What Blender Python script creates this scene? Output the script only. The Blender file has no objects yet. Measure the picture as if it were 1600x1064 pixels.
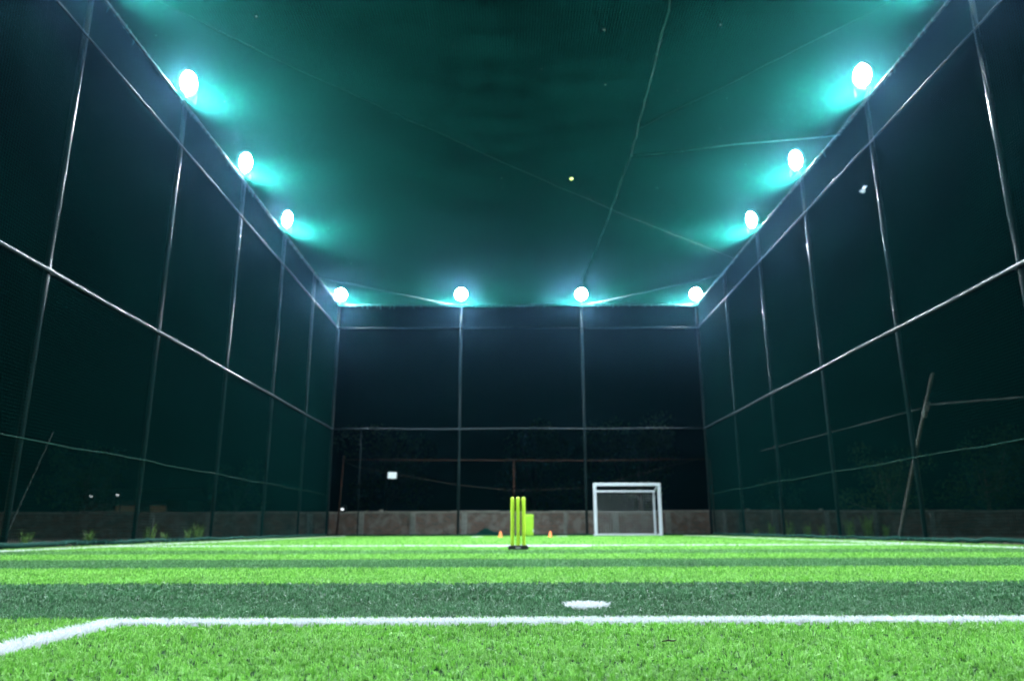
import bpy, bmesh, math, random
import numpy as np
from mathutils import Vector, Matrix, noise
random.seed(7); RNG = np.random.default_rng(11)
S = bpy.context.scene
COL = S.collection

# ------------------------------------------------------------------ camera
cam_d = bpy.data.cameras.new('camera'); cam = bpy.data.objects.new('camera', cam_d); COL.objects.link(cam)
CX, CY, CZ = Vector((0.99999484, -0.00180934, -0.00265568)), Vector((0.00212422, -0.24791305, 0.96877996)), Vector((0.00241123, 0.9687806, 0.24790793))
cam.matrix_world = Matrix(((CX.x, CY.x, -CZ.x, 0), (CX.y, CY.y, -CZ.y, 0), (CX.z, CY.z, -CZ.z, 0.3125), (0, 0, 0, 1)))
cam_d.sensor_width = 36; cam_d.lens = 25.87; cam_d.clip_start = 0.05; cam_d.clip_end = 2000
cam_d.dof.use_dof = True; cam_d.dof.focus_distance = 2.45; cam_d.dof.aperture_fstop = 2.9
S.camera = cam

# ------------------------------------------------------------------ night sky, exposure
w = bpy.data.worlds.new('World'); S.world = w; w.use_nodes = True
nt = w.node_tree; bg = nt.nodes['Background']
sky = nt.nodes.new('ShaderNodeTexSky'); sky.sky_type = 'NISHITA'; sky.sun_disc = False
sky.sun_elevation = math.radians(-4); sky.sun_rotation = math.radians(200)
nt.links.new(sky.outputs[0], bg.inputs[0]); bg.inputs[1].default_value = 0.01
S.view_settings.view_transform = 'Standard'; S.view_settings.look = 'None'
S.view_settings.exposure = 0; S.view_settings.gamma = 1; S.view_settings.use_curve_mapping = False
cy = S.cycles
cy.use_denoising = True; cy.use_adaptive_sampling = False
cy.max_bounces = 6; cy.diffuse_bounces = 3; cy.glossy_bounces = 2; cy.transmission_bounces = 3; cy.volume_bounces = 0
cy.transparent_max_bounces = 8; cy.sample_clamp_indirect = 4; cy.sample_clamp_direct = 0
cy.caustics_reflective = False; cy.caustics_refractive = False; cy.use_light_tree = True; cy.light_sampling_threshold = 0
LAMP_STRENGTH = 5600.0
LAMP_COLOR = (0.80, 0.93, 1.0, 1)
HAZE = 0.0002  # density of the volume added for glow round the lamps

# ------------------------------------------------------------------ layout (metres)
XL, XR, YB = -8.26, 9.02, 34.0
ZM, ZU, ZR = 4.80, 9.62, 10.75
PITCH = 4.2916
PYL = [12.52 + PITCH * i for i in range(-4, 5)]
PYR = [12.34 + PITCH * i for i in range(-4, 5)]
YF = -4.75

# ------------------------------------------------------------------ materials
def mat(name, col, rough=0.6, metal=0.0, spec=0.5, var=0.0, vscale=8.0, bump=0.0, bscale=60.0, emit=None):
    m = bpy.data.materials.new(name); m.use_nodes = True
    t = m.node_tree; b = t.nodes['Principled BSDF']
    b.inputs['Base Color'].default_value = (*col, 1); b.inputs['Roughness'].default_value = rough
    b.inputs['Metallic'].default_value = metal; b.inputs['Specular IOR Level'].default_value = spec
    tc = t.nodes.new('ShaderNodeTexCoord')
    if var > 0:
        n = t.nodes.new('ShaderNodeTexNoise'); n.inputs['Scale'].default_value = vscale; n.inputs['Detail'].default_value = 6
        t.links.new(tc.outputs['Object'], n.inputs['Vector'])
        r = t.nodes.new('ShaderNodeMapRange'); r.inputs['From Min'].default_value = .3; r.inputs['From Max'].default_value = .7
        r.inputs['To Min'].default_value = 1 - var; r.inputs['To Max'].default_value = 1 + var
        t.links.new(n.outputs['Fac'], r.inputs['Value'])
        mx = t.nodes.new('ShaderNodeVectorMath'); mx.operation = 'MULTIPLY'; mx.inputs[0].default_value = col
        cmb = t.nodes.new('ShaderNodeCombineXYZ')
        for k in range(3): t.links.new(r.outputs[0], cmb.inputs[k])
        t.links.new(cmb.outputs[0], mx.inputs[1]); t.links.new(mx.outputs[0], b.inputs['Base Color'])
        r2 = t.nodes.new('ShaderNodeMapRange'); r2.inputs['To Min'].default_value = max(.05, rough - .12); r2.inputs['To Max'].default_value = min(1, rough + .12)
        t.links.new(n.outputs['Fac'], r2.inputs['Value']); t.links.new(r2.outputs[0], b.inputs['Roughness'])
    if bump > 0:
        n2 = t.nodes.new('ShaderNodeTexNoise'); n2.inputs['Scale'].default_value = bscale; n2.inputs['Detail'].default_value = 4
        t.links.new(tc.outputs['Object'], n2.inputs['Vector'])
        bp = t.nodes.new('ShaderNodeBump'); bp.inputs['Strength'].default_value = bump; bp.inputs['Distance'].default_value = .02
        t.links.new(n2.outputs['Fac'], bp.inputs['Height']); t.links.new(bp.outputs[0], b.inputs['Normal'])
    if emit:
        b.inputs['Emission Color'].default_value = (*emit[0], 1); b.inputs['Emission Strength'].default_value = emit[1]
    return m

def thread_mat(name, col, trans=0.5):
    m = bpy.data.materials.new(name); m.use_nodes = True; t = m.node_tree
    t.nodes.remove(t.nodes['Principled BSDF']); out = t.nodes['Material Output']
    d = t.nodes.new('ShaderNodeBsdfDiffuse'); d.inputs[0].default_value = (*col, 1)
    tr = t.nodes.new('ShaderNodeBsdfTranslucent'); tr.inputs[0].default_value = (*col, 1)
    mx = t.nodes.new('ShaderNodeMixShader'); mx.inputs[0].default_value = trans
    t.links.new(d.outputs[0], mx.inputs[1]); t.links.new(tr.outputs[0], mx.inputs[2]); t.links.new(mx.outputs[0], out.inputs[0])
    return m

def blade_mat(name):
    m = bpy.data.materials.new(name); m.use_nodes = True; t = m.node_tree; L = t.links; N = t.nodes
    b = N['Principled BSDF']
    uv = N.new('ShaderNodeUVMap'); uv.uv_map = 'root'
    sp = N.new('ShaderNodeSeparateXYZ'); L.new(uv.outputs[0], sp.inputs[0])
    def M(op, a, bb=None):
        n = N.new('ShaderNodeMath'); n.operation = op
        for i, v in enumerate((a, bb)):
            if v is None: continue
            if isinstance(v, (int, float)): n.inputs[i].default_value = v
            else: L.new(v, n.inputs[i])
        return n.outputs[0]
    rn = N.new('ShaderNodeAttribute'); rn.attribute_name = 'rnd'
    y = M('ADD', sp.outputs[1], M('MULTIPLY', M('SUBTRACT', rn.outputs['Fac'], .5), .10))
    fr = M('FRACT', M('DIVIDE', M('SUBTRACT', y, 2.78), 3.40))
    dark = M('MULTIPLY', M('LESS_THAN', fr, .5), M('LESS_THAN', y, 11.3))
    soft = N.new('ShaderNodeMapRange'); L.new(y, soft.inputs['Value']); soft.inputs['From Min'].default_value = 5; soft.inputs['From Max'].default_value = 11; soft.inputs['To Min'].default_value = 1; soft.inputs['To Max'].default_value = .62
    dark = M('MULTIPLY', dark, soft.outputs[0])
    cr = N.new('ShaderNodeValToRGB'); e = cr.color_ramp.elements
    e[0].color = (.022, .13, .010, 1); e[1].color = (.33, .67, .15, 1)
    e2 = cr.color_ramp.elements.new(.40); e2.color = (.125, .385, .034, 1)
    L.new(rn.outputs['Fac'], cr.inputs[0])
    cd = N.new('ShaderNodeValToRGB'); e = cd.color_ramp.elements
    e[0].color = (.016, .068, .028, 1); e[1].color = (.16, .34, .17, 1)
    e3 = cd.color_ramp.elements.new(.6); e3.color = (.038, .14, .050, 1)
    L.new(rn.outputs['Fac'], cd.inputs[0])
    mx = N.new('ShaderNodeMix'); mx.data_type = 'RGBA'
    L.new(dark, mx.inputs['Factor']); L.new(cr.outputs[0], mx.inputs['A']); L.new(cd.outputs[0], mx.inputs['B'])
    ns = N.new('ShaderNodeTexNoise'); ns.inputs['Scale'].default_value = 2.2; ns.inputs['Detail'].default_value = 5
    L.new(uv.outputs[0], ns.inputs['Vector'])
    mr = N.new('ShaderNodeMapRange'); mr.inputs['From Min'].default_value = .3; mr.inputs['From Max'].default_value = .7
    mr.inputs['To Min'].default_value = .82; mr.inputs['To Max'].default_value = 1.15; L.new(ns.outputs['Fac'], mr.inputs['Value'])
    hv = N.new('ShaderNodeHueSaturation'); L.new(mr.outputs[0], hv.inputs['Value']); L.new(mx.outputs['Result'], hv.inputs['Color'])
    L.new(hv.outputs[0], b.inputs['Base Color'])
    b.inputs['Roughness'].default_value = .55; b.inputs['Specular IOR Level'].default_value = .35
    tr = N.new('ShaderNodeBsdfTranslucent'); L.new(hv.outputs[0], tr.inputs[0])
    ms = N.new('ShaderNodeMixShader'); ms.inputs[0].default_value = .35
    L.new(b.outputs[0], ms.inputs[1]); L.new(tr.outputs[0], ms.inputs[2]); L.new(ms.outputs[0], N['Material Output'].inputs[0])
    return m

def brick_mat(name):
    m = bpy.data.materials.new(name); m.use_nodes = True; t = m.node_tree; L = t.links; N = t.nodes
    b = N['Principled BSDF']; tc = N.new('ShaderNodeTexCoord')
    mp = N.new('ShaderNodeMapping'); mp.inputs['Rotation'].default_value = (math.radians(90), 0, 0); L.new(tc.outputs['Object'], mp.inputs[0])
    br = N.new('ShaderNodeTexBrick'); br.inputs['Scale'].default_value = 1.0
    br.inputs['Brick Width'].default_value = .23; br.inputs['Row Height'].default_value = .08; br.inputs['Mortar Size'].default_value = .012
    br.inputs['Color1'].default_value = (.12, .056, .034, 1); br.inputs['Color2'].default_value = (.052, .038, .030, 1); br.inputs['Mortar'].default_value = (.10, .092, .08, 1)
    L.new(mp.outputs[0], br.inputs['Vector'])
    n = N.new('ShaderNodeTexNoise'); n.inputs['Scale'].default_value = 2.6; n.inputs['Detail'].default_value = 8; n.inputs['Roughness'].default_value = .65
    L.new(tc.outputs['Object'], n.inputs['Vector'])
    cr = N.new('ShaderNodeValToRGB'); cr.color_ramp.elements[0].position = .47; cr.color_ramp.elements[1].position = .60
    L.new(n.outputs['Fac'], cr.inputs[0])
    mx = N.new('ShaderNodeMix'); mx.data_type = 'RGBA'; mx.inputs['B'].default_value = (.125, .118, .10, 1)
    L.new(cr.outputs[0], mx.inputs['Factor']); L.new(br.outputs['Color'], mx.inputs['A']); L.new(mx.outputs['Result'], b.inputs['Base Color'])
    bp = N.new('ShaderNodeBump'); bp.inputs['Strength'].default_value = .6; bp.inputs['Distance'].default_value = .015; bp.invert = True
    L.new(br.outputs['Fac'], bp.inputs['Height']); L.new(bp.outputs[0], b.inputs['Normal'])
    b.inputs['Roughness'].default_value = .9
    return m

MT = dict(
    steel=mat('dark_painted_pipe', (.013, .023, .027), .28, .0, spec=.17),
    rail=mat('galvanised_rail', (.022, .032, .038), .36, .0, spec=.2),
    dullpipe=mat('dull_dark_pipe', (.009, .016, .019), .65, spec=.15),
    darksteel=mat('painted_frame_pipe', (.10, .13, .14), .36, .3, var=.2, vscale=6),
    rust=mat('rusty_pipe', (.032, .015, .010), .9, .0, spec=.1, var=.4, vscale=12),
    roofnet=thread_mat('roof_net_thread', (.0030, .042, .0335), .6),
    sidenet=thread_mat('side_net_thread', (.0028, .036, .034), .45),
    rope=mat('teal_rope', (.007, .085, .07), .7, var=.3, vscale=40),
    darkrope=mat('green_rope', (.0018, .026, .019), .9, spec=.1, var=.3, vscale=40),
    seam=mat('pale_seam_cord', (.03, .042, .032), .8, var=.6, vscale=3),
    blade=blade_mat('turf_fibre'),
    white_blade=thread_mat('white_turf_fibre', (.74, .76, .80), .35),
    infill=mat('rubber_infill', (.010, .036, .010), 1.0, spec=.03, var=.4, vscale=60, bump=.4, bscale=200),
    dirt=mat('dry_earth', (.075, .06, .042), .95, var=.45, vscale=2.5, bump=.5, bscale=12),
    brick=brick_mat('old_brick'),
    plaster=mat('grey_plaster', (.14, .145, .13), .9, var=.25, vscale=5, bump=.3, bscale=25),
    coping=mat('concrete_coping', (.15, .148, .13), .9, var=.3, vscale=4, bump=.3, bscale=25),
    housing=mat('lamp_housing', (.08, .085, .09), .45, .6, var=.1),
    led=mat('led_panel', (.9, .9, .9), .3, emit=(LAMP_COLOR[:3], LAMP_STRENGTH)),
    lime=mat('lime_plastic', (.60, .86, .06), .38, var=.05, vscale=8),
    limebin=mat('lime_bin_plastic', (.30, .58, .03), .45, var=.08, vscale=5),
    rubber=mat('black_rubber', (.012, .012, .013), .55, var=.2, vscale=30),
    grey=mat('grey_print', (.35, .36, .38), .6),
    orange=mat('orange_plastic', (.85, .22, .04), .45, var=.06),
    goalwhite=mat('white_painted_steel', (.56, .60, .66), .35, var=.05, vscale=6),
    goalnet=thread_mat('goal_net_cord', (.32, .35, .36), .3),
    board=mat('white_board', (.80, .82, .85), .5, var=.04),
    bamboo=mat('weathered_bamboo', (.075, .075, .065), .85, spec=.15, var=.3, vscale=7),
    greycane=mat('old_grey_cane', (.022, .026, .025), .9, spec=.1, var=.3, vscale=7),
    bark=mat('bark', (.07, .05, .035), .9, var=.4, vscale=6),
    leaf=mat('tree_leaf', (.035, .065, .025), .9, spec=.08, var=.4, vscale=1.5),
    weed=mat('weed_leaf', (.19, .33, .06), .6, var=.35, vscale=4),
    deadleaf=mat('dead_leaf', (.07, .085, .065), .8, var=.4, vscale=20),
    paper=mat('paper_scrap', (.75, .78, .80), .8, var=.05),
    ball=mat('tennis_ball_felt', (.62, .70, .14), .9, var=.1, vscale=60),
    twig=mat('dark_twig', (.03, .022, .015), .9),
    housewall=mat('house_wall', (.42, .38, .30), .9, var=.2, vscale=2),
    roof=mat('roof_sheet', (.10, .09, .085), .8, var=.2),
    litpane=mat('lit_window_pane', (.2, .17, .1), .4, emit=((1, .80, .45), .03)),
    bulb=mat('distant_bulb', (.9, .9, .9), .3, emit=((.9, .95, 1), 2.2)),
)

# ------------------------------------------------------------------ helpers
def link(name, me, m, parent=None):
    if m is not None and not me.materials: me.materials.append(m)
    o = bpy.data.objects.new(name, me); COL.objects.link(o)
    if parent is not None: o.parent = parent
    return o
def empty(name, loc=(0, 0, 0), rotz=0.0):
    o = bpy.data.objects.new(name, None); o.empty_display_size = .3; COL.objects.link(o)
    o.location = loc; o.rotation_euler = (0, 0, rotz); return o
def tag(o, label=None, cat=None, group=None, kind=None):
    if label: o['label'] = label
    if cat: o['category'] = cat
    if group: o['group'] = group
    if kind: o['kind'] = kind
    return o
def to_mesh(name, bm, smooth=False):
    me = bpy.data.meshes.new(name); bm.normal_update(); bm.to_mesh(me); bm.free()
    if smooth:
        me.polygons.foreach_set('use_smooth', [True] * len(me.polygons))
    return me
def np_mesh(name, V, F):
    """V (n,3); F (m,k) all the same k"""
    V = np.asarray(V, dtype=np.float32); F = np.asarray(F, dtype=np.int32)
    me = bpy.data.meshes.new(name); k = F.shape[1]
    me.vertices.add(len(V)); me.vertices.foreach_set('co', V.ravel())
    me.loops.add(F.size); me.loops.foreach_set('vertex_index', F.ravel())
    me.polygons.add(len(F)); me.polygons.foreach_set('loop_start', np.arange(0, F.size, k, dtype=np.int32))
    me.update(calc_edges=True); return me
def box(bm, c, d, rot=None, bevel=0.0):
    r = bmesh.ops.create_cube(bm, size=1.0)
    M_ = Matrix.Translation(c) @ (rot.to_4x4() if rot else Matrix()) @ Matrix.Diagonal((*d, 1))
    bmesh.ops.transform(bm, matrix=M_, verts=r['verts'])
    if bevel > 0:
        es = list({e for v in r['verts'] for e in v.link_edges})
        bmesh.ops.bevel(bm, geom=es, offset=bevel, segments=2, affect='EDGES', profile=.6)
def tube(bm, pts, rad, n=10, cap=True):
    pts = [Vector(p) for p in pts]; rings = []
    up = Vector((0, 0, 1))
    for i, p in enumerate(pts):
        t = (pts[min(i + 1, len(pts) - 1)] - pts[max(i - 1, 0)]).normalized()
        a = t.cross(up)
        if a.length < 1e-3: a = t.cross(Vector((1, 0, 0)))
        a.normalize(); b = a.cross(t)
        r = rad[i] if isinstance(rad, (list, tuple)) else rad
        rings.append([bm.verts.new(p + a * (r * math.cos(2 * math.pi * k / n)) + b * (r * math.sin(2 * math.pi * k / n))) for k in range(n)])
    for A, B in zip(rings, rings[1:]):
        for k in range(n): bm.faces.new((A[k], A[(k + 1) % n], B[(k + 1) % n], B[k]))
    if cap:
        bm.faces.new(rings[0][::-1]); bm.faces.new(rings[-1])
def tube_obj(name, pts, rad, m, parent=None, n=10):
    bm = bmesh.new(); tube(bm, pts, rad, n); return link(name, to_mesh(name, bm, True), m, parent)
def lathe(bm, prof, n=20, c=(0, 0, 0)):
    rings = []
    for r, z in prof:
        rings.append([bm.verts.new((c[0] + r * math.cos(2 * math.pi * k / n), c[1] + r * math.sin(2 * math.pi * k / n), c[2] + z)) for k in range(n)])
    for A, B in zip(rings, rings[1:]):
        for k in range(n): bm.faces.new((A[k], A[(k + 1) % n], B[(k + 1) % n], B[k]))
    bm.faces.new(rings[0][::-1]); bm.faces.new(rings[-1])

def threads(lines, normal, wid):
    """lines (L,K,3): crossed ribbons along each polyline"""
    lines = np.asarray(lines, dtype=np.float64); Ln, K, _ = lines.shape
    t = np.gradient(lines, axis=1); t /= np.linalg.norm(t, axis=2, keepdims=True)
    a = np.broadcast_to(np.asarray(normal, float), t.shape)
    b = np.cross(t, a); b /= np.linalg.norm(b, axis=2, keepdims=True)
    h = wid / 2
    # the two ribbons are turned 45 degrees so that neither faces the net plane squarely
    p, q = (a + b) / math.sqrt(2), (a - b) / math.sqrt(2)
    V = np.stack([lines + p * h, lines - p * h, lines + q * h, lines - q * h], axis=2)  # L,K,4,3
    idx = np.arange(Ln * K * 4).reshape(Ln, K, 4)
    A, B = idx[:, :-1], idx[:, 1:]
    F1 = np.stack([A[..., 0], A[..., 1], B[..., 1], B[..., 0]], -1).reshape(-1, 4)
    F2 = np.stack([A[..., 2], A[..., 3], B[..., 3], B[..., 2]], -1).reshape(-1, 4)
    return V.reshape(-1, 3), np.concatenate([F1, F2])
def net_mesh(name, fn, s0, s1, t0, t1, pitch, normal, wid, seg=1.2):
    """fn(S,T)->xyz; threads along s and along t"""
    ts = np.arange(t0, t1, pitch); ss = np.arange(s0, s1, pitch)
    Ks, Kt = max(2, int((s1 - s0) / seg)), max(2, int((t1 - t0) / seg))
    sg, tg = np.meshgrid(np.linspace(s0, s1, Ks), ts); V1, F1 = threads(fn(sg, tg), normal, wid)
    sg2, tg2 = np.meshgrid(ss, np.linspace(t0, t1, Kt), indexing='ij'); V2, F2 = threads(fn(sg2, tg2), normal, wid)
    return np_mesh(name, np.concatenate([V1, V2]), np.concatenate([F1, F2 + len(V1)]))
def wob(a, b, k):  # slow wobble
    return np.sin(a * 1.3 + k) * np.sin(b * 1.7 + 2 * k) + .5 * np.sin(a * .53 + b * .9 + k * 3)

# ------------------------------------------------------------------ ground and turf
def sheet(name, x0, x1, y0, y1, z, m, nx=1, ny=1):
    xs, ys = np.linspace(x0, x1, nx + 1), np.linspace(y0, y1, ny + 1)
    X, Y = np.meshgrid(xs, ys); V = np.stack([X.ravel(), Y.ravel(), np.full(X.size, z)], 1)
    F = [(j * (nx + 1) + i, j * (nx + 1) + i + 1, (j + 1) * (nx + 1) + i + 1, (j + 1) * (nx + 1) + i) for j in range(ny) for i in range(nx)]
    return np_mesh(name, V, F)
tag(link('ground', sheet('ground', -170, 170, -170, 170, -.045, MT['dirt'], 4, 4), MT['dirt']), 'bare dark earth around the netted cage', 'ground', kind='structure')
TX0, TX1, TY0, TY1 = XL - .02, XR + .02, -4.9, YB - .15
bm = bmesh.new(); box(bm, ((TX0 + TX1) / 2, (TY0 + TY1) / 2, -.0225), (TX1 - TX0, TY1 - TY0, .043))
tag(link('turf_pitch', to_mesh('turf_pitch', bm), MT['infill']), 'striped green artificial turf pitch inside the net cage', 'turf', kind='structure')

def blades(name, xy, hgt, wid, lean, segs, m, rnd=None):
    n = len(xy); az = RNG.uniform(0, 2 * math.pi, n); la = RNG.uniform(0, 2 * math.pi, n)
    hh = hgt * RNG.uniform(.65, 1.15, n); ww = wid * RNG.uniform(.75, 1.25, n) / 2
    le = hh * lean * RNG.uniform(.2, 1.4, n)
    d = np.stack([np.cos(az), np.sin(az), np.zeros(n)], 1) * ww[:, None]
    lv = np.stack([np.cos(la), np.sin(la), np.zeros(n)], 1) * le[:, None]
    base = np.concatenate([xy, np.full((n, 1), -.001)], 1)
    up = np.array([0, 0, 1.0])
    if segs == 2:
        mid = base + up * (hh * .6)[:, None] + lv * .38; tip = base + up * hh[:, None] * (1 - .12 * lean) + lv
        V = np.stack([base - d, base + d, mid - d * .85, mid + d * .85, tip - d * .35, tip + d * .35], 1); k = 6
        F0 = np.array([[0, 1, 3, 2], [2, 3, 5, 4]])
    else:
        tip = base + up * hh[:, None] + lv
        V = np.stack([base - d, base + d, tip + d * .5, tip - d * .5], 1); k = 4; F0 = np.array([[0, 1, 2, 3]])
    F = (np.arange(n)[:, None, None] * k + F0[None]).reshape(-1, 4)
    return V.reshape(-1, 3), F, np.repeat(xy, k, 0), np.repeat(RNG.uniform(0, 1, n), k)
def blade_object(name, packs, m):
    V, F, R, Q = [], [], [], []; off = 0
    for v, f, r, q in packs:
        V.append(v); F.append(f + off); R.append(r); Q.append(q); off += len(v)
    V, F, R, Q = np.concatenate(V), np.concatenate(F), np.concatenate(R), np.concatenate(Q)
    me = np_mesh(name, V, F)
    uv = me.uv_layers.new(name='root'); uv.data.foreach_set('uv', R[F.ravel()].astype(np.float32).ravel())
    at = me.attributes.new('rnd', 'FLOAT', 'POINT'); at.data.foreach_set('value', Q.astype(np.float32))
    return link(name, me, m)
# pitch markings: list of (name, label, inside-test, bounding box)
LINES = [
    ('box_line', 'long white line woven across the near bright turf', lambda x, y: (x > -1.385) & (abs(y - 2.64 - .010 * np.sin(x * 2.2)) < .040), (-1.40, 6.5, 2.56, 2.72)),
    ('box_line', 'short white line meeting the long white line at a corner', lambda x, y: (abs(x + 1.335) < .045) & (y < 2.60), (-1.40, -1.27, .3, 2.60)),
    ('penalty_spot', 'round white spot on the dark turf stripe', lambda x, y: ((x - .31) ** 2 + (y - 3.17) ** 2) < .088 ** 2, (.19, .43, 3.05, 3.29)),
    ('pitch_line', 'thin white line crossing the pitch behind the yellow wicket', lambda x, y: (abs(y - 13.9) < .055) & (x > -7.2) & (x < 7.5) & ~((x > -.85) & (x < 1.42)), (-7.2, 7.5, 13.78, 14.02)),
    ('crease_line', 'thick white crease on the turf behind the yellow wicket', lambda x, y: (abs(y - 13.6) < .30) & (x > -.83) & (x < 1.40), (-.85, 1.42, 13.15, 14.05)),
    ('side_line', 'white touchline along the fence opposite the bamboo pole', lambda x, y: abs(x + 7.30) < .045, (-7.39, -7.21, 4, 33.6)),
    ('side_line', 'white touchline along the fence in front of the bamboo pole', lambda x, y: abs(x - 7.62) < .045, (7.53, 7.71, 4, 33.6)),
    ('turf_spot', 'small white spot on far turf near the orange cone', lambda x, y: ((x + 1.30) ** 2 + (y - 29.4) ** 2) < .05, (-1.6, -1.0, 29.1, 29.7)),
    ('turf_spot', 'small white spot on far turf near the white goal', lambda x, y: ((x - 2.10) ** 2 + (y - 31.0) ** 2) < .05, (1.8, 2.4, 30.7, 31.3)),
]
def scatter(n, x0, x1, y0, y1):
    return np.stack([RNG.uniform(x0, x1, n), RNG.uniform(y0, y1, n)], 1)
def inmark(xy):
    k = np.zeros(len(xy), bool)
    for _, _, f, _b in LINES: k |= f(xy[:, 0], xy[:, 1])
    return k
def tufts(xy, hgt, wid, per, spread, splay):
    """tufts of short curled fibres; each tuft has its own height and nap"""
    n = len(xy); th = RNG.uniform(.6, 1.2, n); ta = RNG.uniform(0, 2 * math.pi, n); tl = RNG.uniform(0, .6, n); tr = RNG.uniform(0, 1, n)
    rep = lambda a: np.repeat(a, per, 0)
    N_ = n * per; la = RNG.uniform(0, 2 * math.pi, N_)
    hh = hgt * rep(th) * RNG.uniform(.7, 1.15, N_); le = hgt * splay * RNG.uniform(.25, 1.3, N_)
    off = np.stack([np.cos(la), np.sin(la)], 1)
    root = rep(xy) + off * (spread * RNG.uniform(0, 1, N_))[:, None]
    lv2 = off * le[:, None] + np.stack([np.cos(rep(ta)), np.sin(rep(ta))], 1) * (hgt * rep(tl))[:, None]
    lv = np.concatenate([lv2, np.zeros((N_, 1))], 1)
    az = la + math.pi / 2 + RNG.uniform(-.7, .7, N_); ww = wid * RNG.uniform(.75, 1.25, N_) / 2
    d = np.stack([np.cos(az), np.sin(az), np.zeros(N_)], 1) * ww[:, None]
    base = np.concatenate([root, np.full((N_, 1), -.001)], 1); up = np.array([0, 0, 1.0])
    mid = base + up * (hh * .72)[:, None] + lv * .38; tip = base + up * (hh * RNG.uniform(.75, 1.05, N_))[:, None] + lv
    V = np.stack([base - d, base + d, mid - d * .9, mid + d * .9, tip - d * .45, tip + d * .45], 1)
    F = (np.arange(N_)[:, None, None] * 6 + np.array([[0, 1, 3, 2], [2, 3, 5, 4]])[None]).reshape(-1, 4)
    q = np.clip(.45 * rep(tr) + .55 * RNG.uniform(0, 1, N_), 0, 1)
    return V.reshape(-1, 3), F, np.repeat(rep(xy), 6, 0), np.repeat(q, 6)
BANDS = [  # y0, y1, half width per metre, tufts per square metre (0: single fibres), density, height, width
    (1.15, 2.3, .80, 8400, 0, .0148, .0022), (2.3, 3.4, .80, 6200, 0, .0165, .0027), (3.4, 5.2, .80, 2300, 0, .021, .0044),
    (5.2, 8.4, .9, 0, 4600, .025, .0058), (8.4, 14.0, .9, 0, 1600, .027, .0100), (14.0, 33.8, 2, 0, 560, .029, .018), (-4.8, 1.15, 9, 0, 300, .024, .012)]
packs = []
for y0, y1, hw, tf, den, hg, wd in BANDS:
    X0, X1 = max(TX0, -max(.6, abs(hw * y1)) - .4), min(TX1, max(.6, abs(hw * y1)) + .4)
    xy = scatter(int((X1 - X0) * (y1 - y0) * (tf or den)), X0, X1, y0, y1)
    if y0 > 0 and y1 < 14.5: xy = xy[np.abs(xy[:, 0]) < hw * xy[:, 1] + .6]
    xy = xy[~inmark(xy)]
    cl = np.sin(xy[:, 0] * 31 + 3 * np.sin(xy[:, 1] * 13)) * np.sin(xy[:, 1] * 27 + 3 * np.sin(xy[:, 0] * 11))
    xy = xy[RNG.uniform(0, 1, len(xy)) < .80 + .35 * cl]
    packs.append(tufts(xy, hg, wd, 5, .0055, .62) if tf else blades('b', xy, hg, wd, .85, 1, None))
tag(blade_object('artificial_grass', packs, MT['blade']), 'short green artificial grass fibres covering the pitch', 'grass', kind='stuff')
for nm, lab, f, (x0, x1, y0, y1) in LINES:
    far = y0 > 5 or (y1 - y0) > 5
    den, hg, wd, sg = (2600, .036, .012, 1) if far else (42000, .026, .0032, 2)
    xy = scatter(int((x1 - x0) * (y1 - y0) * den), x0, x1, y0, y1); xy = xy[f(xy[:, 0], xy[:, 1])]
    tag(blade_object(nm, [blades('w', xy, hg, wd, .7, sg, None)], MT['white_blade']), lab, 'marking', kind='structure')

# ------------------------------------------------------------------ fences of the cage
def wrap_coil(bm, p0, p1, step, rad, wire, jitter=.3):
    """little lashings of cord round a pipe or rope"""
    p0, p1 = Vector(p0), Vector(p1); d = p1 - p0; L_ = d.length; d.normalize(); s = .1
    a = d.cross(Vector((0, 0, 1)))
    if a.length < .1: a = Vector((1, 0, 0))
    a.normalize(); b = a.cross(d)
    while s < L_:
        c = p0 + d * s; n = 6
        sk = random.uniform(-.03, .03); w_ = wire * random.uniform(.7, 1.5)
        pts = [c + a * math.cos(2 * math.pi * k / n) * rad + b * math.sin(2 * math.pi * k / n) * rad + d * (sk * k / n) for k in range(n + 1)]
        tube(bm, pts, w_, 4, False)
        if random.random() < .25:
            e = c + b * (-rad) ; tube(bm, [e, e + Vector((random.uniform(-.04, .04), random.uniform(-.04, .04), -random.uniform(.05, .16)))], w_ * .8, 4, True)
        s += step * random.uniform(1 - jitter, 1 + jitter)

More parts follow.
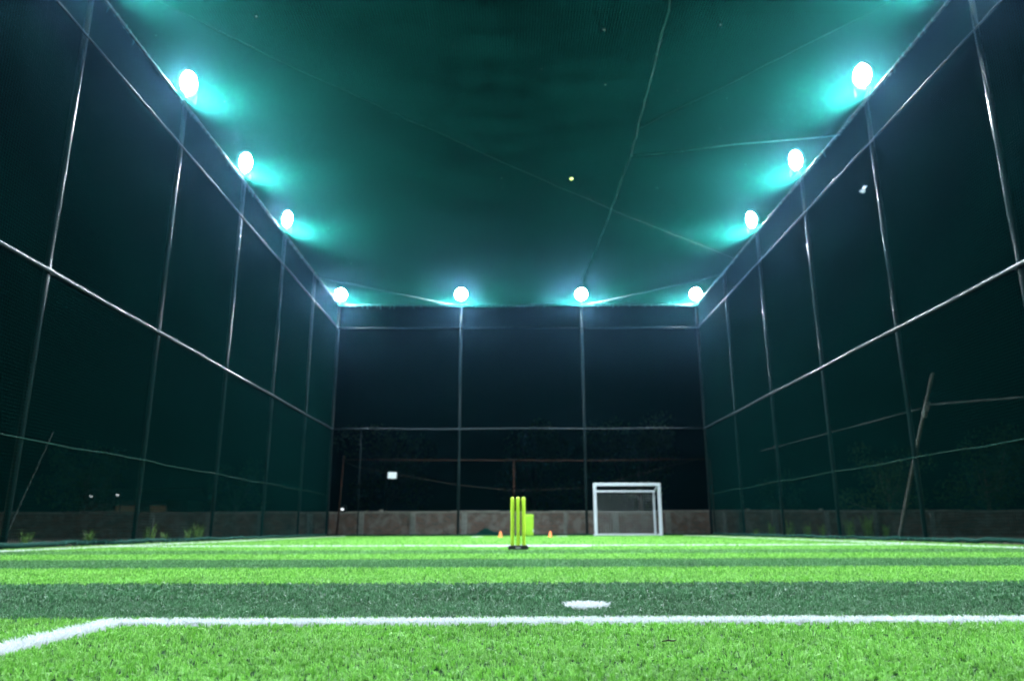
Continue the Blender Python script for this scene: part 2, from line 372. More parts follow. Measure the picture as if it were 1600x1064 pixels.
POST_R = .052
def side_fence(x, ys, sgn, label, bowing):
    root = tag(empty('net_fence', (x, 14.6, 0)), label, 'fence')
    inv = Matrix.Translation((-x, -14.6, 0))
    def add(o): o.parent = root; o.matrix_parent_inverse = inv; return o
    px = x + sgn * .06
    for y in ys:
        bm = bmesh.new(); tube(bm, [(px, y, -.05), (px, y, 5), (px, y, ZR + .12)], POST_R, 14)
        box(bm, (px, y, -.02), (.24, .24, .03))
        add(link('post', to_mesh('post', bm, True), MT['steel']))
    for y in ys:
        bm = bmesh.new(); box(bm, (x + sgn * .01, y, ZM), (.10, .13, .09), bevel=.01); box(bm, (x - sgn * .03, y - .075, ZM), (.03, .02, .03))
        add(link('clamp', to_mesh('clamp', bm), MT['dullpipe']))
    for z, r, xo in ((ZM, .032, -.0), (ZU, .024, 0), (ZR, .03, 0)):
        xx = x - sgn * .035 + xo
        pts = [(xx, YF + (YB - YF) * k / 18, z + .012 * math.sin(k * 1.9)) for k in range(19)]
        add(tube_obj('rail', pts, r, MT['rail'] if z < 5 else MT['dullpipe'], n=10))
    def fn(s, t):  # s along y, t height
        X = x + .018 * wob(s, t, 1.1 + sgn) + np.where(t < .25, .04 * np.sin(s * 2.1), 0)
        return np.stack([X, s, t + .02 * np.sin(s * .7) * (t < .3)], -1)
    add(link('net', net_mesh('side_net', fn, YF, YB, .09, ZR, .060, (1, 0, 0), .0092), MT['sidenet']))
    # green rope threaded through the net, and the heavy rolled hem
    pts = [(x - sgn * .02, YF + (YB - YF) * k / 60, 1.82 + .015 * math.sin(k * .83) + .008 * math.sin(k * 2.1)) for k in range(61)]
    add(tube_obj('middle_rope', pts, .011, MT['darkrope'], n=6))
    rnd = random.Random(3 + sgn)
    ph = [rnd.uniform(-.014, .014) for k in range(161)]
    hem = [(x - sgn * .01 + .03 * math.sin(k * .37), YF + (YB - YF) * k / 160, .075 + ph[k] * 1.2 + .012 * math.sin(k * .5)) for k in range(161)]
    add(tube_obj('hem', hem, .044, MT['darkrope'], n=8))
    bm = bmesh.new(); wrap_coil(bm, (x, YF, .075), (x, YB, .075), .33, .050, .009)
    add(tag(link('hem_lashing', to_mesh('hl', bm), MT['rope']), kind='stuff'))
    bm = bmesh.new(); wrap_coil(bm, (x - sgn * .035, YF, ZR), (x - sgn * .035, YB, ZR), .30, .045, .011, .6)
    add(tag(link('rim_lashing', to_mesh('rl', bm), MT['rope']), kind='stuff'))
    return root
side_fence(XL, PYL, -1, 'tall dark net fence on pipe posts along the side opposite the bamboo pole', 0)
side_fence(XR, PYR, 1, 'tall dark net fence on pipe posts in front of the leaning bamboo pole', 0)

root = tag(empty('net_fence', (0.4, YB, 0)), 'tall dark net fence across the far end behind the white goal', 'fence')
inv = Matrix.Translation((-.4, -YB, 0))
def addb(o): o.parent = root; o.matrix_parent_inverse = inv; return o
for x in (XL, -2.36, 3.43, XR):
    bm = bmesh.new(); tube(bm, [(x, YB + .07, -.05), (x, YB + .07, 5), (x, YB + .07, ZR + .12)], POST_R + .01, 14); box(bm, (x, YB + .07, -.02), (.26, .26, .03))
    addb(link('post', to_mesh('post', bm, True), MT['steel']))
addb(tube_obj('short_post', [(-6.86, YB + .05, -.05), (-6.9, YB + .05, 4.75)], .026, MT['dullpipe']))
for z, r in ((ZM, .03), (ZU, .026), (ZR, .032)):
    pts = [(XL + (XR - XL) * k / 12, YB - .035, z + .015 * math.sin(k * 1.3)) for k in range(13)]
    addb(tube_obj('rail', pts, r, MT['rail'] if z < 5 else MT['dullpipe']))
for sx, px, py in ((XL, -2.5, PYL[-1]), (XR, 3.5, PYR[-1])):
    addb(tube_obj('corner_brace', [(sx, py, ZR - .02), ((sx + px) / 2, (py + YB) / 2, ZR - .035), (px, YB - .04, ZR - .02)], .022, MT['dullpipe']))
fnb = lambda s, t: np.stack([s, YB + .02 * wob(s, t, 4.2), t], -1)
addb(link('net', net_mesh('back_net', fnb, XL, XR, .05, ZR, .060, (0, 1, 0), .0046), MT['sidenet']))
hem = [(XL + (XR - XL) * k / 80, YB - .01 + .03 * math.sin(k * .6), .06 + .012 * math.sin(k * 1.1)) for k in range(81)]
addb(tube_obj('hem', hem, .034, MT['darkrope'], n=8))
bm = bmesh.new(); wrap_coil(bm, (XL, YB - .035, ZR), (XR, YB - .035, ZR), .26, .048, .014, .5)
addb(tag(link('rim_lashing', to_mesh('rl', bm), MT['rope']), kind='stuff'))

# ------------------------------------------------------------------ roof net with its ropes
def roof_z(x, y):
    u_ = np.clip((x - XL) / (XR - XL), 0, 1); v_ = (y - YF) / (YB - YF)
    return ZR - .03 - .30 * np.sin(math.pi * u_) ** .8 * np.sin(math.pi * np.clip(v_, 0, 1)) ** .35 + .03 * wob(x, y, 2.2) * np.sin(math.pi * u_)
rr = tag(empty('roof_net', (0, 14, ZR)), 'teal green roof net stretched over the cage under the floodlights', 'net')
invr = Matrix.Translation((0, -14, -ZR))
def addr(o): o.parent = rr; o.matrix_parent_inverse = invr; return o
fnr = lambda s, t: np.stack([s, t, roof_z(s, t)], -1)
addr(link('netting', net_mesh('roof_net', fnr, XL, XR, YF, YB, .060, (0, 0, 1), .0074, .8), MT['roofnet']))
def roof_rope(name, pts, rad, m, knots=0):
    P = []
    for (x0, y0), (x1, y1) in zip(pts, pts[1:]):
        L_ = math.hypot(x1 - x0, y1 - y0); n = max(2, int(L_ / .35))
        for k in range(n):
            f = k / n; x, y = x0 + (x1 - x0) * f, y0 + (y1 - y0) * f
            x += random.uniform(-.02, .02); P.append((x, y, float(roof_z(np.float64(x), np.float64(y))) - .02))
    x, y = pts[-1]; P.append((x, y, float(roof_z(np.float64(x), np.float64(y))) - .02))
    rads = [rad * random.uniform(.7, 1.3) for _ in P]
    bm = bmesh.new(); tube(bm, P, rads, 6)
    if knots:
        for p in P[::knots]:
            bmesh.ops.create_icosphere(bm, subdivisions=1, radius=rad * 2.0, matrix=Matrix.Translation(p))
    addr(link(name, to_mesh(name, bm, True), m))
roof_rope('rope', [(2.4, 5.0), (3.0, 10.2), (3.21, 12.77), (3.40, 18.73), (3.25, 25.3), (3.1, 29.5), (3.4, 33.9)], .014, MT['rope'], 5)
roof_rope('rope', [(3.40, 18.73), (6.2, 18.3), (9.0, 18.05)], .013, MT['rope'], 4)
roof_rope('seam', [(-8.2, 11.2), (-6.96, 12.76), (-5.37, 14.3), (-3.28, 16.18), (-.65, 18.54), (2.52, 21.57), (7.97, 26.6), (8.9, 27.5)], .005, MT['seam'], 2)
roof_rope('seam', [(8.9, 11.4), (7.61, 12.78), (5.6, 14.9), (3.41, 17.23)], .005, MT['seam'], 2)

# small litter caught on the roof net
bm = bmesh.new()
for k in range(70):
    x, y = random.uniform(XL + .3, XR - .3), random.uniform(9, 33); z = float(roof_z(np.float64(x), np.float64(y))) + .008
    r = random.uniform(.012, .04); a = random.uniform(0, 6.28); rot = Matrix.Rotation(a, 3, 'Z') @ Matrix.Rotation(random.uniform(-.9, .9), 3, 'X')
    vs = [bm.verts.new(Vector((x, y, z)) + rot @ Vector(q)) for q in ((-r, 0, 0), (0, -r * .45, .003), (r, 0, 0), (0, r * .45, .006))]
    bm.faces.new(vs)
tag(link('leaf_litter', to_mesh('leaf_litter', bm), MT['deadleaf']), 'tiny bits of dry leaf scattered on the roof net', 'litter', kind='stuff')
bm = bmesh.new(); bmesh.ops.create_icosphere(bm, subdivisions=3, radius=.045)
tag(link('tennis_ball', to_mesh('tennis_ball', bm, True), MT['ball']), 'yellow tennis ball resting on top of the roof net', 'ball').location = (1.85, 20.18, float(roof_z(np.float64(1.85), np.float64(20.18))) + .045)
# seam line of the ball as part
ballo = bpy.data.objects['tennis_ball']
sm = [Vector((math.cos(t) + .35 * math.cos(3 * t), math.sin(t) - .35 * math.sin(3 * t), .9 * math.sin(2 * t))).normalized() * .0452 for t in [2 * math.pi * k / 40 for k in range(41)]]
tube_obj('seam', sm, .0016, MT['board'], ballo, 5)
# scrap of paper in the side net
bm = bmesh.new(); ring = [(-.13, .02), (-.06, .03), (-.03, .075), (.02, .03), (.07, .05), (.12, .035), (.07, -.035), (.0, -.07), (-.05, -.075), (-.08, -.02)]
vs = [bm.verts.new((random.uniform(-.02, .02), a, b)) for a, b in ring]; c = bm.verts.new((-.04, 0, 0))
for k in range(len(vs)): bm.faces.new((vs[k], vs[(k + 1) % len(vs)], c))
o = link('paper_scrap', to_mesh('paper_scrap', bm), MT['paper']); sol = o.modifiers.new('t', 'SOLIDIFY'); sol.thickness = .003
o.scale = (1.2, 1.5, 1.3); o.location = (XR - .05, 17.13, 8.62); tag(o, 'crumpled white scrap caught high in the side net', 'litter')

# ------------------------------------------------------------------ floodlights
def floodlight(loc, az, down, post, label, group):
    mast_h = loc[2] - (ZR + .12)
    root = empty('floodlight', (loc[0], loc[1], ZR + .12)); tag(root, label, 'floodlight', group)
    key = 'fl_'
    def get(nm, build):
        me = bpy.data.meshes.get(key + nm)
        if me is None:
            bm = bmesh.new(); sm = build(bm); me = to_mesh(key + nm, bm, bool(sm))
        return me
    R = Matrix.Rotation(az, 4, 'Z') @ Matrix.Rotation(down, 4, 'Y')
    def part(nm, build, m, head=True):
        o = link(nm, get(nm, build), m, root)
        o.matrix_local = Matrix.Translation((0, 0, mast_h)) @ Matrix.Rotation(az, 4, 'Z') @ Matrix.Translation((-.03, 0, 0)) @ Matrix.Rotation(-az, 4, 'Z') @ (R if head else Matrix.Rotation(az, 4, 'Z')); return o
    def disc(bm, prof, n=32):
        lathe(bm, prof, n); bmesh.ops.transform(bm, matrix=Matrix.Rotation(math.pi / 2, 4, 'Y'), verts=bm.verts); return True
    part('housing', lambda bm: disc(bm, [(.12, -.17), (.22, -.15), (.31, -.05), (.33, -.004)]), MT['housing'])
    part('front_ring', lambda bm: disc(bm, [(.332, -.03), (.345, -.02), (.345, .02), (.332, .03)]), MT['housing'])
    part('lens', lambda bm: disc(bm, [(.33 * math.cos(a * math.pi / 24), .004 + .045 * math.sin(a * math.pi / 24)) for a in range(0, 12)], 32), MT['led'])
    def fins(bm):
        for k in range(7): box(bm, (-.19, -.12 + .04 * k, 0), (.07, .008, .22))
    part('cooling_fin', fins, MT['housing'])
    def yoke(bm):
        for s in (-1, 1): box(bm, (-.02, s * .372, -.18), (.04, .012, .42))
        box(bm, (-.02, 0, -.396), (.04, .756, .012))
    part('bracket', yoke, MT['steel'], False)
    q = Vector(post) - Vector(loc); q.z = 0
    bx_ = Matrix.Rotation(az, 3, 'Z') @ Vector((-.12, 0, 0))
    tube_obj('arm', [(q.x, q.y, 0), (q.x, q.y, mast_h - .45), (q.x * .85, q.y * .85, mast_h - .41), (bx_.x, bx_.y, mast_h - .41), (0, 0, mast_h - .41)], .022, MT['steel'], root, 8)
    return root
ordw = {-1: 'sixth', 0: 'fifth', 1: 'fourth', 2: 'third', 3: 'second'}
G1 = 'floodlights on the fence opposite the bamboo pole'; G2 = 'floodlights on the fence by the bamboo pole'; G3 = 'floodlights on the far end fence'
for i in (-2, 0, 1, 2, 3):
    yl, yr = 12.52 + PITCH * i, 12.34 + PITCH * i
    if i >= -1:
        la = 'lit floodlight above %s post from the far corner, fence opposite the bamboo pole' % ordw[i]
        lb = 'lit floodlight above %s post from the far corner, fence by the bamboo pole' % ordw[i]
    else:
        la, lb = 'lit floodlight at the open end of the fence opposite the bamboo pole', 'lit floodlight at the open end of the fence by the bamboo pole'
    ly, lz = {1: (16.37, 11.15), 2: (20.49, 11.13), 3: (24.81, 11.16)}.get(i, (yl - .5, 11.15))
    ry, rz = {1: (16.23, 11.24), 2: (20.67, 11.28), 3: (25.01, 11.20)}.get(i, (yr - .3, 11.24))
    floodlight((XL + .18, ly, lz + .07), -.22, math.radians(16), (XL - .06, yl, 0), la, G1)
    floodlight((XR - .18, ry, rz + .07), math.pi + .22, math.radians(16), (XR + .06, yr, 0), lb, G2)
for x, px_, az, lab in ((XL + .12, XL, -.95, 'lit floodlight on the far corner post nearest the small white board'), (-2.36, -2.36, -math.pi / 2, 'lit floodlight on the far end post between white board and wicket'),
               (3.43, 3.43, -math.pi / 2, 'lit floodlight on the far end post right beside the white goal'), (XR - .08, XR, -math.pi + .95, 'lit floodlight on the far corner post beyond the white goal')):
    floodlight((x, YB - .22, 11.26), az, math.radians(16), (px_, YB + .07, 0), lab, G3)

# ------------------------------------------------------------------ cricket wicket
wk = tag(empty('wicket', (.11, 11.2, 0)), 'three lime yellow cricket stumps standing in a black base', 'wicket')
bm = bmesh.new(); box(bm, (0, 0, .046), (.30, .10, .05), bevel=.008); box(bm, (0, 0, .076), (.27, .07, .012), bevel=.004)
bo = link('base', to_mesh('wbase', bm), MT['rubber'], wk)
bm = bmesh.new(); lathe(bm, [(.034, 0), (.034, .003)], 24)
em = link('emblem', to_mesh('emblem', bm), MT['grey'], bo); em.rotation_euler = (math.radians(90), 0, 0); em.location = (0, -.0505, .048); em.scale = (1.2, .42, 1)
bm = bmesh.new(); lathe(bm, [(.024, .07), (.026, .08), (.026, .745), (.0245, .758), (.019, .768), (.010, .773)], 20); stump = to_mesh('stump', bm, True)
for x in (-.083, 0, .083):
    s_ = link('stump', stump, MT['lime'], wk); s_.location.x = x

# ------------------------------------------------------------------ goal
gx0, gx1, gy = 3.64, 6.60, 33.0
go = tag(empty('goal', ((gx0 + gx1) / 2, gy, 0)), 'white square-tube football goal with a dark net at the far end', 'goal')
hw = (gx1 - gx0) / 2; T = .13
def gpart(nm, c, d, rot=None, bev=.012):
    bm = bmesh.new(); box(bm, c, d, rot, bev); return link(nm, to_mesh(nm, bm), MT['goalwhite'], go)
gpart('front_post', (-hw + T / 2, 0, 1.065), (T, T, 2.13)); gpart('front_post', (hw - T / 2, 0, 1.065), (T, T, 2.13))
gpart('crossbar', (0, 0, 2.2), (2 * hw, T, T))
t2 = .085; by = .80; zt = 1.90; hb = hw - .12
gpart('back_post', (-hb + t2 / 2, by, zt / 2), (t2, t2, zt)); gpart('back_post', (hb - t2 / 2, by, zt / 2), (t2, t2, zt))
gpart('back_bar', (0, by, zt + .044), (2 * hb, t2, t2))
gpart('ground_bar', (0, by, .062), (2 * hb - .18, t2 * .9, t2 * .9))
for s in (-1, 1):
    gpart('side_bar', (s * (hw - .07), by / 2, .06), (t2 * .8, by - T / 2 - t2 / 2 - .006, t2 * .8))
    L_ = math.hypot(by - .12, .10); gpart('top_bar', (s * (hw - .12), by / 2, 2.05), (t2 * .7, by - T / 2 - t2 / 2 + .02, t2 * .7), Matrix.Rotation(math.radians(-18), 3, 'X'))
def gfn(s, t): return np.stack([s, by + .05 + .03 * wob(s * 3, t * 3, .3), t], -1)
n1 = net_mesh('goal_net', gfn, -hb + .03, hb - .03, .03, zt + .03, .115, (0, 1, 0), .015, .25)
link('net', n1, MT['goalnet'], go)

# ------------------------------------------------------------------ cones, bin, netting heap, twig
def cone(x, y, lab):
    r = tag(empty('traffic_cone', (x, y, 0)), lab, 'cone', 'orange cones on the far turf')
    bm = bmesh.new(); box(bm, (0, 0, .028), (.19, .19, .016), bevel=.005); link('base', to_mesh('cbase', bm), MT['orange'], r)
    bm = bmesh.new(); lathe(bm, [(.075, .036), (.068, .05), (.024, .23), (.02, .236)], 20); link('cone_body', to_mesh('cbody', bm, True), MT['orange'], r)
cone(-.38, 28.2, 'small orange cone on the turf beside the dark netting heap')
cone(1.46, 28.0, 'small orange cone on the turf between lime bin and goal')
bn = tag(empty('waste_bin', (.80, 32.3, 0)), 'tall lime green plastic bin near the far fence behind the wicket', 'bin')
bm = bmesh.new(); box(bm, (0, 0, .44), (.36, .36, .80), bevel=.03)
for v in bm.verts:
    f = .86 + .14 * min(1, v.co.z / .8); v.co.x *= f; v.co.y *= f
link('body', to_mesh('bin_body', bm), MT['limebin'], bn)
bm = bmesh.new(); box(bm, (0, 0, .865), (.39, .39, .05), bevel=.02); box(bm, (0, 0, .90), (.30, .30, .03), bevel=.012); link('lid', to_mesh('bin_lid', bm), MT['limebin'], bn)
for k in range(4):
    bm = bmesh.new(); box(bm, (-.12 + .08 * k, -.17, .20), (.025, .03, .30), bevel=.006); link('rib', to_mesh('rib', bm), MT['limebin'], bn)
for s in (-1, 1):
    bm = bmesh.new(); box(bm, (s * .12, 0, .03), (.05, .3, .06)); link('foot', to_mesh('foot', bm), MT['rubber'], bn)
bm = bmesh.new(); box(bm, (.158, -.162, .24), (.05, .012, .07), bevel=.004); link('sticker', to_mesh('sticker', bm), MT['board'], bn)

bm = bmesh.new(); bmesh.ops.create_icosphere(bm, subdivisions=4, radius=1)
for v in bm.verts:
    n_ = noise.noise(v.co * 2.3) * .25 + noise.noise(v.co * 6) * .12
    v.co *= 1 + n_; v.co.x *= .85; v.co.y *= .3; v.co.z = max(-.04, v.co.z) * .36
    v.co.z *= max(.25, 1 - abs(v.co.x + .15) * .8)
tag(link('netting_heap', to_mesh('netting_heap', bm, True), MT['darkrope']), 'low heap of dark green spare netting behind the far fence', 'netting').location = (-1.0, 34.7, -.03)
tw = tube_obj('twig', [(.395, 2.06, .027), (.41, 2.055, .030), (.425, 2.06, .028), (.434, 2.062, .030)], [.0012, .0022, .0022, .001], MT['twig'], n=6)
tag(tw, 'short dark twig lying on the near bright turf', 'twig')

# ------------------------------------------------------------------ white board on the far net
bd = tag(empty('white_board', (-5.38, YB - .06, 2.53)), 'small blank white board hung on the far net', 'board')
bm = bmesh.new(); box(bm, (0, 0, .16), (.40, .016, .28), bevel=.005); link('panel', to_mesh('panel', bm), MT['board'], bd)
for s in (-1, 1):
    tube_obj('hanger', [(s * .15, 0, .295), (s * .14, .03, .36)], .006, MT['rope'], bd, 5)

# ------------------------------------------------------------------ rusty frame, cable and brick wall behind the cage
rf = tag(empty('rusty_frame', (0, 35.2, 0)), 'rusty pipe frame standing between the far net and the brick wall', 'frame')
def rpart(nm, pts, r): tube_obj(nm, pts, r, MT['rust'], rf, 8)
rpart('crossbar', [(-8.0, 0, 3.52), (-4, 0, 3.48), (.16, 0, 3.46), (4, 0, 3.44), (9.5, 0, 3.5)], .03)
rpart('upright', [(-8.05, 0, -.06), (-7.97, 0, 1.8), (-7.9, 0, 3.72)], .045)
rpart('upright', [(.16, .02, -.06), (.16, .02, 3.43)], .035)
rpart('upright', [(9.5, .0, -.06), (9.46, 0, 3.52)], .035)
P = [(-7.9, 35.1, 3.45), (-7.19, 35.1, 3.15), (-4.76, 35.1, 2.7), (-2.4, 35.1, 2.31), (.16, 35.1, 2.04), (3.68, 35.1, 2.17), (6.11, 35.1, 2.82), (8.89, 35.1, 3.5)]
tag(tube_obj('slack_cable', P, .012, MT['twig'], n=6), 'thin slack cable sagging below the rusty pipe frame', 'cable')

wl = tag(empty('brick_wall', (0, 36.2, 0)), 'low weathered brick boundary wall with plaster piers behind the cage', 'wall')
bm = bmesh.new(); box(bm, (0, 0, .50), (84, .23, 1.12)); link('wall', to_mesh('wall', bm), MT['brick'], wl)
xs = [-42 + 2.44 * k + random.uniform(-.12, .12) for k in range(35)]
for a, b in zip(xs, xs[1:]):
    bm = bmesh.new(); dz = random.uniform(-.015, .02); box(bm, ((a + b) / 2, 0, 1.105 + dz), (b - a - .015, .29 + random.uniform(-.02, .02), .09), Matrix.Rotation(random.uniform(-.004, .004), 3, 'Y'), .012)
    link('coping', to_mesh('coping', bm), MT['coping'], wl)
for x in (-17.1, -14.4, -11.9, -9.55, -7.1, -4.66, -2.2, .2, 2.6, 5.0, 7.5, 10.2, 12.6, 15.1, 17.4, 20.1):
    bm = bmesh.new(); wd = random.uniform(.16, .30); box(bm, (0, -.125, .50), (wd, .07, 1.12), Matrix.Rotation(random.uniform(-.02, .02), 3, 'Y'), .015)
    for v in bm.verts: v.co.x += .05 * noise.noise(Vector((x, v.co.z * 3, 1)))
    o = link('pier', to_mesh('pier', bm), MT['plaster'], wl); o.location.x = x
for k in range(5):
    x = (4.1, 11.4, 14.9, -6.2, 19.0)[k]
    bm = bmesh.new(); box(bm, (0, 0, 1.19), (.19, .11, .08), Matrix.Rotation(.3 * k, 3, 'Z'), .01)
    o = link('loose_brick', to_mesh('loose_brick', bm), MT['coping']); o.location = (x, 36.2, 0)
    tag(o, 'loose brick lying on top of the boundary wall', 'brick', 'loose bricks on the wall')

# ------------------------------------------------------------------ bamboo outside the nets
def bamboo(bm, p0, p1, r0, r1, bend=0.0):
    p0, p1 = Vector(p0), Vector(p1); n = 16; pts, rad = [], []
    for k in range(n + 1):
        f = k / n; p = p0.lerp(p1, f); p.y += bend * math.sin(math.pi * f); r = r0 + (r1 - r0) * f
        pts.append(p); rad.append(r * (1.16 if k % 2 else .97))
    tube(bm, pts, rad, 9)
bp = tag(empty('bamboo_pole', (9.6, 18.7, 0)), 'leaning grey bamboo pole with a rag tie outside the net', 'pole')
bm = bmesh.new(); bamboo(bm, (0, .15, -.06), (0, -2.34, 3.72), .05, .036, .06); link('cane', to_mesh('cane', bm, True), MT['bamboo'], bp)
bm = bmesh.new(); wrap_coil(bm, (0, -1.78, 2.86), (0, -1.98, 3.12), .035, .05, .013); bmesh.ops.create_icosphere(bm, subdivisions=2, radius=.06, matrix=Matrix.Translation((-.03, -1.83, 2.85)) @ Matrix.Diagonal((1, 1, 1.6, 1)))
link('rag_tie', to_mesh('rag_tie', bm, True), MT['plaster'], bp)
bm = bmesh.new(); bamboo(bm, (9.67, 28.5, 3.2), (9.67, 16.7, 3.02), .014, .017); tag(link('bamboo_rail', to_mesh('bamboo_rail', bm, True), MT['greycane']), 'long thin bamboo rail tied to the leaning pole, running to the far end', 'rail')
bm = bmesh.new(); bamboo(bm, (9.67, 16.9, 3.07), (9.75, 12.4, 2.55), .022, .018); tag(link('bamboo_rail', to_mesh('bamboo_rail', bm, True), MT['greycane']), 'short thin bamboo rail sloping down from the leaning pole', 'rail')
bm = bmesh.new(); bamboo(bm, (-9.0, 13.45, -.06), (-9.0, 14.5, 2.2), .018, .013); tag(link('bamboo_pole', to_mesh('bamboo_pole2', bm, True), MT['greycane']), 'short thin bamboo pole leaning outside the opposite fence', 'pole')

# ------------------------------------------------------------------ weeds and trees outside
def weed_mesh(seed, h):
    r = random.Random(seed); bm = bmesh.new()
    for k in range(46):
        a = r.uniform(0, 6.28); d = r.uniform(0, .22); b = Vector((math.cos(a) * d, math.sin(a) * d, -.02)); hh = h * r.uniform(.35, 1.05); ln = r.uniform(.1, .45) * hh
        dr = Vector((math.cos(a + r.uniform(-.6, .6)), math.sin(a), 0)); sd = dr.cross(Vector((0, 0, 1))) * r.uniform(.008, .02)
        q = [b, b + dr * ln * .35 + Vector((0, 0, hh * .6)), b + dr * ln + Vector((0, 0, hh))]
        v = [bm.verts.new(q[0] - sd), bm.verts.new(q[0] + sd), bm.verts.new(q[1] - sd), bm.verts.new(q[1] + sd), bm.verts.new(q[2])]
        bm.faces.new((v[0], v[1], v[3], v[2])); bm.faces.new((v[2], v[3], v[4]))
    return to_mesh('weed', bm)
WM = [weed_mesh(k, 1.0) for k in range(4)]
wr = ((12.0, 34.9, .75), (12.9, 35.1, .9), (13.6, 34.8, .7), (14.4, 35.0, .62), (15.6, 34.9, .95), (16.6, 35.2, 1.15), (17.3, 35.0, .6), (10.6, 32.8, .4))
wlft = ((-10.5, 19.0, .45), (-10.2, 21.5, .6), (-10.9, 24.0, .35), (-12.4, 30.0, .7), (-10.3, 16.2, .4), (-10.1, 13.2, .9), (-11.6, 27.4, .5), (-9.9, 14.6, .5), (-13.8, 33.8, .6))
for k, (x, y, h) in enumerate(wr + wlft):
    o = link('weed_clump', WM[k % 4], MT['weed']); o.location = (x, y, -.045); o.scale = (h * .8 + .2, h * .8 + .2, h); o.rotation_euler.z = k * 1.3
    if k < len(wr): tag(o, 'clump of tall weeds outside the net on the bamboo pole side', 'weeds', 'weeds on the bamboo pole side')
    else: tag(o, 'clump of weeds outside the net opposite the bamboo pole', 'weeds', 'weeds opposite the bamboo pole')

def tree_parts(seed, H, R):
    r = random.Random(seed); bm = bmesh.new()
    tube(bm, [(0, 0, -.1), (.05 * H * r.uniform(-1, 1) * .3, .02, H * .3), (.03 * H, .04, H * .62)], [H * .028, H * .02, H * .008], 8)
    cl = []
    for k in range(7):
        a = r.uniform(0, 6.28); z = H * r.uniform(.35, .9); d = R * r.uniform(.35, .8)
        e = Vector((math.cos(a) * d, math.sin(a) * d, z)); tube(bm, [(0, 0, H * r.uniform(.22, .42)), e * .6 + Vector((0, 0, .15 * H * .5)), e], [H * .012, H * .008, H * .003], 5); cl.append(e)
    trunk = to_mesh('trunk', bm, True)
    for k in range(14): 
        a = r.uniform(0, 6.28); cl.append(Vector((math.cos(a) * R * r.uniform(.1, .9), math.sin(a) * R * r.uniform(.1, .9), H * r.uniform(.3, .95))))
    g = np.random.default_rng(seed); V, F = [], []; n0 = 0
    for c in cl:
        n = 170; rc = R * r.uniform(.26, .42)
        dv = g.normal(size=(n, 3)); dv /= np.linalg.norm(dv, axis=1)[:, None]; P_ = np.array(c) + dv * (rc * g.uniform(.3, 1.05, n) ** .5)[:, None]
        u_ = g.normal(size=(n, 3)); u_ /= np.linalg.norm(u_, axis=1)[:, None]; v_ = np.cross(u_, dv); v_ /= np.linalg.norm(v_, axis=1)[:, None] + 1e-6
        s = g.uniform(.06, .13, n)[:, None] * H / 6
        V.append(np.stack([P_ - u_ * s, P_ - v_ * s * .5, P_ + u_ * s, P_ + v_ * s * .5], 1).reshape(-1, 3)); F.append(np.arange(n * 4).reshape(n, 4) + n0); n0 += n * 4
    return trunk, np_mesh('crown', np.concatenate(V), np.concatenate(F))
TREES = [(20.4, 40.5, 4.6, 2.6, 'bushy green tree behind the wall beyond the bamboo pole'), (2.5, 78, 10.8, 5.2, 'dark tree behind the wall straight beyond the yellow wicket'), (14.5, 84, 12.0, 5.6, 'dark tree behind the wall beyond the white goal'),
         (-13.5, 82, 11.0, 5.4, 'dark tree behind the wall beyond the small white board'), (-25.5, 70, 6.2, 3.0, 'dark tree behind the wall beside the far corner near the white board'), (26.6, 74, 5.6, 2.8, 'dark tree behind the wall beside the far corner near the goal'), (30.5, 48, 6.5, 3.3, 'dark outer tree past the bushy green tree behind the wall'), (-31.0, 55, 6.8, 3.2, 'dark tree behind the wall in front of the distant house')]
for k, (x, y, H, R_, lab) in enumerate(TREES):
    rt = tag(empty('tree', (x, y, 0), k * .7), lab, 'tree', 'trees behind the boundary wall')
    a, b = tree_parts(40 + k, H, R_); link('trunk', a, MT['bark'], rt); link('crown', b, MT['leaf'], rt)

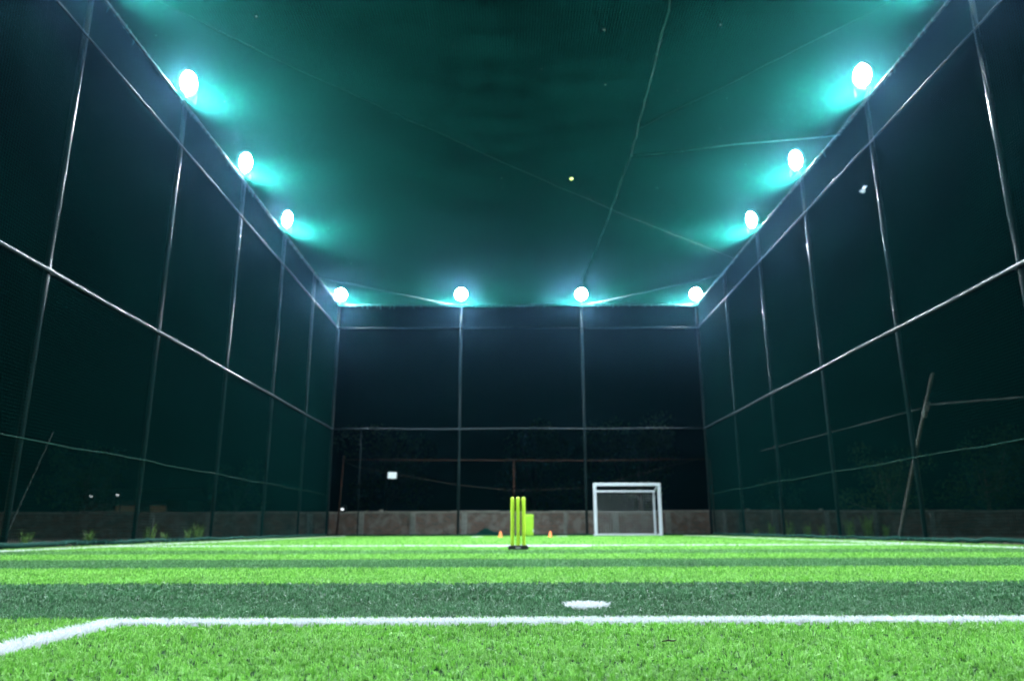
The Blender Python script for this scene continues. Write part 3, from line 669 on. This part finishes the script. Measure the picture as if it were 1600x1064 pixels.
# ------------------------------------------------------------------ far house and lamps
hs = tag(empty('house', (-46, 92, 0)), 'distant low house with two dim lit windows beyond the wall', 'house')
bm = bmesh.new(); box(bm, (0, 2.5, 1.9), (13, 5, 3.9)); link('wall', to_mesh('hwall', bm), MT['housewall'], hs)
bm = bmesh.new(); vs = [bm.verts.new(q) for q in ((-7, -.6, 3.85), (7, -.6, 3.85), (7, 5.6, 3.85), (-7, 5.6, 3.85), (-7, 2.5, 5.4), (7, 2.5, 5.4))]
for f in ((0, 1, 5, 4), (2, 3, 4, 5), (0, 4, 3), (1, 2, 5), (3, 2, 1, 0)): bm.faces.new([vs[q] for q in f])
link('roof', to_mesh('hroof', bm), MT['roof'], hs)
for x, wd in ((-.95, 2.3), (3.1, 2.0)):
    bm = bmesh.new(); box(bm, (x, -.03, 2.68), (wd + .2, .06, 1.2)); f = link('window', to_mesh('hwin', bm), MT['roof'], hs)
    for s in (-1, 1):
        bm = bmesh.new(); box(bm, (x + s * wd / 4, -.07, 2.68), (wd / 2 - .06, .02, 1.0)); link('pane', to_mesh('hpane', bm), MT['litpane'], f)
bm = bmesh.new(); box(bm, (-4.6, -.03, 1.1), (1.1, .06, 2.2)); link('door', to_mesh('hdoor', bm), MT['bark'], hs)
def far_lamp(x, y, z, lab, r=.16):
    t = tag(empty('street_lamp', (x, y, 0)), lab, 'lamp', 'distant lamps beyond the wall')
    tube_obj('pole', [(.3, .3, -.1), (.3, .3, z + .25), (.2, .15, z + .35), (0, 0, z + .2)], .05, MT['darksteel'], t, 7)
    bm = bmesh.new(); lathe(bm, [(.05, .2), (r * 1.3, .08), (r * 1.25, .05)], 12, (0, 0, z)); link('lamp_shade', to_mesh('shade', bm), MT['darksteel'], t)
    bm = bmesh.new(); bmesh.ops.create_icosphere(bm, subdivisions=2, radius=r, matrix=Matrix.Translation((0, 0, z))); link('bulb', to_mesh('bulb', bm, True), MT['bulb'], t)
far_lamp(-49.9, 89.5, 4.2, 'tiny distant lamp left standing before the house wall end', .16)
far_lamp(-46.6, 89.2, 4.36, 'tiny distant lamp standing before the lit house windows', .13)
far_lamp(-15.6, 70.0, 2.15, 'tiny distant lamp just above the wall beside the rusty upright', .13)

# ------------------------------------------------------------------ added air volume imitating lens glow round the lamps
if HAZE > 0:
    bm = bmesh.new(); box(bm, (0, 0, 5.6), (344, 344, 13.4))
    hz = bpy.data.materials.new('lens_glow_volume'); hz.use_nodes = True; t = hz.node_tree
    t.nodes.remove(t.nodes['Principled BSDF'])
    pv = t.nodes.new('ShaderNodeVolumePrincipled'); pv.inputs['Color'].default_value = (.24, .62, 1, 1); pv.inputs['Density'].default_value = HAZE; pv.inputs['Anisotropy'].default_value = .93
    t.links.new(pv.outputs[0], t.nodes['Material Output'].inputs['Volume'])
    tag(link('glow_haze', to_mesh('glow_haze', bm), hz), 'thin volume added to imitate lens glow round the floodlights', 'glow_haze', kind='stuff')
